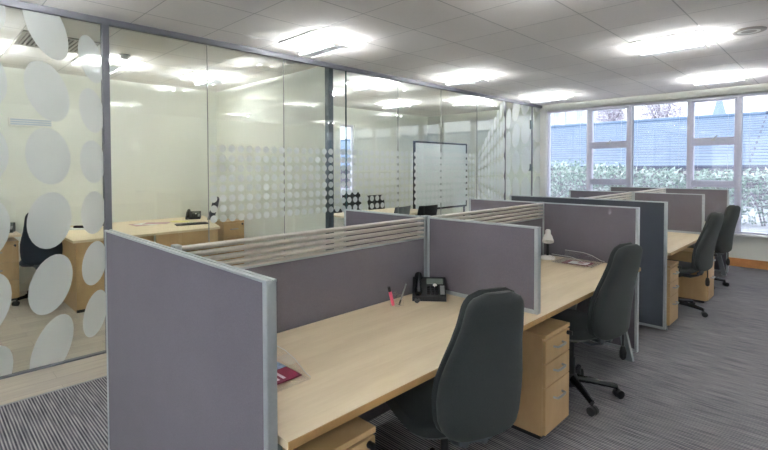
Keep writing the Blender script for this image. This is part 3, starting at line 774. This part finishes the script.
meeting_chair((-4.50, 5.16, 0), R(180), 'black chair behind the meeting table, seen through frosted dots near the small window', 'dark', 1.04)
meeting_chair((-4.55, 5.85, 0), R(180), 'black chair behind the meeting table, seen through dots next to the whiteboard', 'dark', .96)
t = thing('whiteboard', 'large whiteboard with a thin dark frame in the meeting room', 'whiteboard', (-4.0, 6.99, 0), R(90))
MB().box(-.85, .85, -.012, .012, .7, 2.0).build('board', 'board', t)
f = MB(); f.box(-.88, -.845, -.02, .02, .66, 2.035, .003); f.box(.845, .88, -.02, .02, .66, 2.035, .003); f.box(-.845, .845, -.02, .02, 2.0, 2.035, .003); f.box(-.845, .845, -.02, .02, .66, .7, .003); f.build('frame', 'dark', t)
for s in (-1, 1):
    MB().box(s*.80-.018, s*.80+.018, -.015, .015, .05, .66).box(s*.80-.02, s*.80+.02, -.28, .28, 0, .05, .006).build('stand_leg', 'dark', t)
t = thing('cabinet', 'low white cabinet against the partition in the meeting room', 'cabinet', (-4.97, 4.45, 0))
MB().box(-.3, .3, -.45, .45, 0.03, .80, .004).build('body', 'white_pl', t)
MB().box(.3, .312, -.44, -.005, .06, .62, .002).build('door', 'white_pl', t); MB().box(.3, .312, .005, .44, .06, .62, .002).build('door', 'white_pl', t)
MB().box(.3, .303, .0, .42, .64, .76).build('recess_shade', 'dark', t)  # flat dark sheet stands in for the shade inside an opening

# ------------------------------------------------------------------ outside
GO = .38
MB().box(-30, 30, YW+.25, 15.9, GO-.2, GO).build('ground', 'ground_out', kind='structure')
t = thing('outbuilding', 'long low building with a blue grey slate roof beyond the hedge', 'building', (0, 16.0, 0))
MB().box(-24, 24, .5, 6.5, 0, 1.62).build('wall', 'brickdark', t)
ry, rz_ = 4.2, 1.80; a = math.atan2(rz_, ry); LL = math.hypot(ry, rz_)
for s, nm in ((1, 'roof'), (-1, 'roof')):
    b = MB(); b.box(-24.5, 24.5, 0, LL, -.04, .04)
    o = b.build(nm, 'slate', t)
    if s == 1: o.location = (0, 0, 1.52); o.rotation_euler = (a, 0, 0)
    else: o.location = (0, 2*ry, 1.52); o.rotation_euler = (a, 0, R(180))
MB().tube([(-24.5, ry, 1.52+rz_+.05), (24.5, ry, 1.52+rz_+.05)], .09, 8).build('ridge', 'slate', t)
MB().box(-24.4, 24.4, .02, .14, 1.40, 1.50).build('gutter', 'darktrim', t)
gap_dots = MB()  # white blocks painted for the light gaps between the leaves
for k in range(120): x = -16+k*.3; gap_dots.box(x-.05, x+.05, .18, .5, 1.30, 1.39)
gap_dots.build('leaf_gap_dots', 'wall_white', t, kind=None)
# facade with pale pilasters, far left
t = thing('stone_building', 'pale stone building with upright pilasters behind the slate roof', 'building', (-12.85, 34, 0))
MB().box(-1.6, 1.6, 0, 6, 0, 7.2).build('facade', 'stone', t)
for k in range(4): MB().box(-1.5+k*.87, -1.2+k*.87, -.25, 0, 0, 7.2).build('pilaster', 'pilaster', t)
MB().box(-1.8, 1.8, -.4, 6.2, 7.2, 7.6).build('cornice', 'stone', t)
# spire
t = thing('church_spire', 'pale blue church spire far away above the roof ridge', 'church spire', (-10.9, 80, 0))
MB().box(-1.05, 1.05, -1.05, 1.05, 0, 8.6).build('tower', 'stone_blue', t)
MB().lathe([(.95, 8.6), (.55, 10.1), (.08, 12.3), (.01, 12.5)], 8).build('spire', 'stone_blue', t)
def leaves(n, fn, size, mat, name, parent):
    b = MB()
    for i in range(n):
        p, up = fn()
        d = Vector((random.gauss(0, 1), random.gauss(0, 1)-.3, random.gauss(0, 1)+.4)).normalized()
        a = d.orthogonal().normalized(); a = Matrix.Rotation(random.uniform(0, 6.28), 3, d) @ a; c = d.cross(a)
        L = size*random.uniform(.6, 1.3); W = L*.42; p = Vector(p)
        q = [p-a*L*.5, p+c*W*.5, p+a*L*.5+d*L*.08, p-c*W*.5]
        b.bm.faces.new([b.bm.verts.new(v) for v in q])
    return b.build(name, mat, parent)
HP = [(-4.1, 1.55), (-3.0, 1.62), (-1.95, 1.54), (-.95, 1.46), (.0, 1.40), (.95, 1.42), (2.0, 1.4)]
HL = ['bushy variegated shrub outside the window nearest the glass wall', 'pale leafy shrub outside the first opening window', 'pale leafy shrub outside between the first two wide panes', 'tall variegated shrub outside the wide middle pane', 'lower leafy shrub outside the second opening window', 'sparse leafy shrub outside the last pane by the far chair', 'leafy shrub outside beyond the frame edge']
for (x, hz), l in zip(HP, HL):
    t = thing('shrub', l, 'shrub', (x, 10.75, GO), 0, 'shrubs outside the windows')
    hh = hz-GO
    def fn():
        u = random.random()
        zz = hh*u**.75
        ww = .66*(1-.35*(zz/hh)**3)
        return (random.uniform(-.53, .53)*min(1, ww/.6), random.uniform(-.42, .42), zz*random.uniform(.92, 1.08)), None
    n = 1500 if x < 0.5 else 900
    leaves(n, fn, .10, 'leaf', 'foliage', t)
    st = MB()
    for k in range(5):
        bx = random.uniform(-.35, .35); st.tube([(bx*.4, random.uniform(-.1, .1), 0), (bx, random.uniform(-.2, .2), hh*.8)], [.018, .008], 6)
    st.build('stems', 'bark', t)
for (x, y, zt, w, l) in ((-5.75, 30, 5.9, 1.25, 'bare pinkish tree above the roof in the wide middle pane'), (-8.45, 30, 5.9, .95, 'bare pinkish tree above the roof in the first opening window')):
    t = thing('tree', l, 'tree', (x, y, 0), 0, 'trees beyond the slate roof')
    tr = MB(); tr.tube([(0, 0, 0), (.05, 0, zt*.5), (0, .1, zt*.8)], [.16, .1, .04], 8)
    tr.build('trunk', 'bark', t)
    for k in range(14):
        a = random.uniform(0, 6.28); r_ = random.uniform(.5, 1)*w; z0 = zt*random.uniform(.45, .7)
        MB().tube([(0, 0, z0), (math.cos(a)*r_*.5, math.sin(a)*r_*.5, z0+(zt-z0)*.6), (math.cos(a)*r_, math.sin(a)*r_, z0+(zt-z0)*random.uniform(.7, 1))], [.05, .03, .012], 5).build('branch', 'bark', t)
    def fn2():
        a = random.uniform(0, 6.28); r_ = w*random.random()**.5
        return (math.cos(a)*r_, math.sin(a)*r_, zt*.45+zt*.55*random.random()*(1-.4*(r_/w)**2)), None
    leaves(4200, fn2, .17, 'leaf_pink', 'foliage', t)

# ------------------------------------------------------------------ light, sky, camera
M['tube'].node_tree.nodes['Principled BSDF'].inputs['Emission Strength'].default_value = 85.0
wd = bpy.data.worlds.new('overcast_sky'); SC.world = wd; wd.use_nodes = True
bg = wd.node_tree.nodes['Background']; bg.inputs['Color'].default_value = (.86, .93, 1.0, 1); bg.inputs['Strength'].default_value = .76

f, cx, cy = 467.117, 386.06, 178.77
yaw, pit, rol = R(44.4703), R(1.3949), R(-.125)
fw = Vector((-math.sin(yaw)*math.cos(pit), math.cos(yaw)*math.cos(pit), -math.sin(pit)))
rt = Vector((math.cos(yaw), math.sin(yaw), 0)); up = rt.cross(fw)
rt2 = rt*math.cos(rol)+up*math.sin(rol); up2 = -rt*math.sin(rol)+up*math.cos(rol)
cam = bpy.data.cameras.new('camera'); co = bpy.data.objects.new('camera', cam); C.objects.link(co)
m = Matrix((rt2, up2, -fw)).transposed().to_4x4(); m.translation = Vector((1.9527, -.7183, 1.5212)); co.matrix_world = m
cam.sensor_fit = 'HORIZONTAL'; cam.sensor_width = 36; cam.lens = 36*f/768
cam.shift_x = (384-cx)/768; cam.shift_y = -(225-cy)/768; cam.clip_start = .02; cam.clip_end = 400
SC.camera = co
SC.view_settings.view_transform = 'Standard'; SC.view_settings.look = 'None'; SC.view_settings.gamma = 1; SC.view_settings.use_curve_mapping = False
SC.view_settings.exposure = 2.1
cy_ = SC.cycles
cy_.max_bounces = 12; cy_.diffuse_bounces = 8; cy_.glossy_bounces = 4; cy_.transparent_max_bounces = 24; cy_.transmission_bounces = 4
cy_.sample_clamp_indirect = 6; cy_.caustics_reflective = False; cy_.caustics_refractive = False
cy_.use_denoising = True
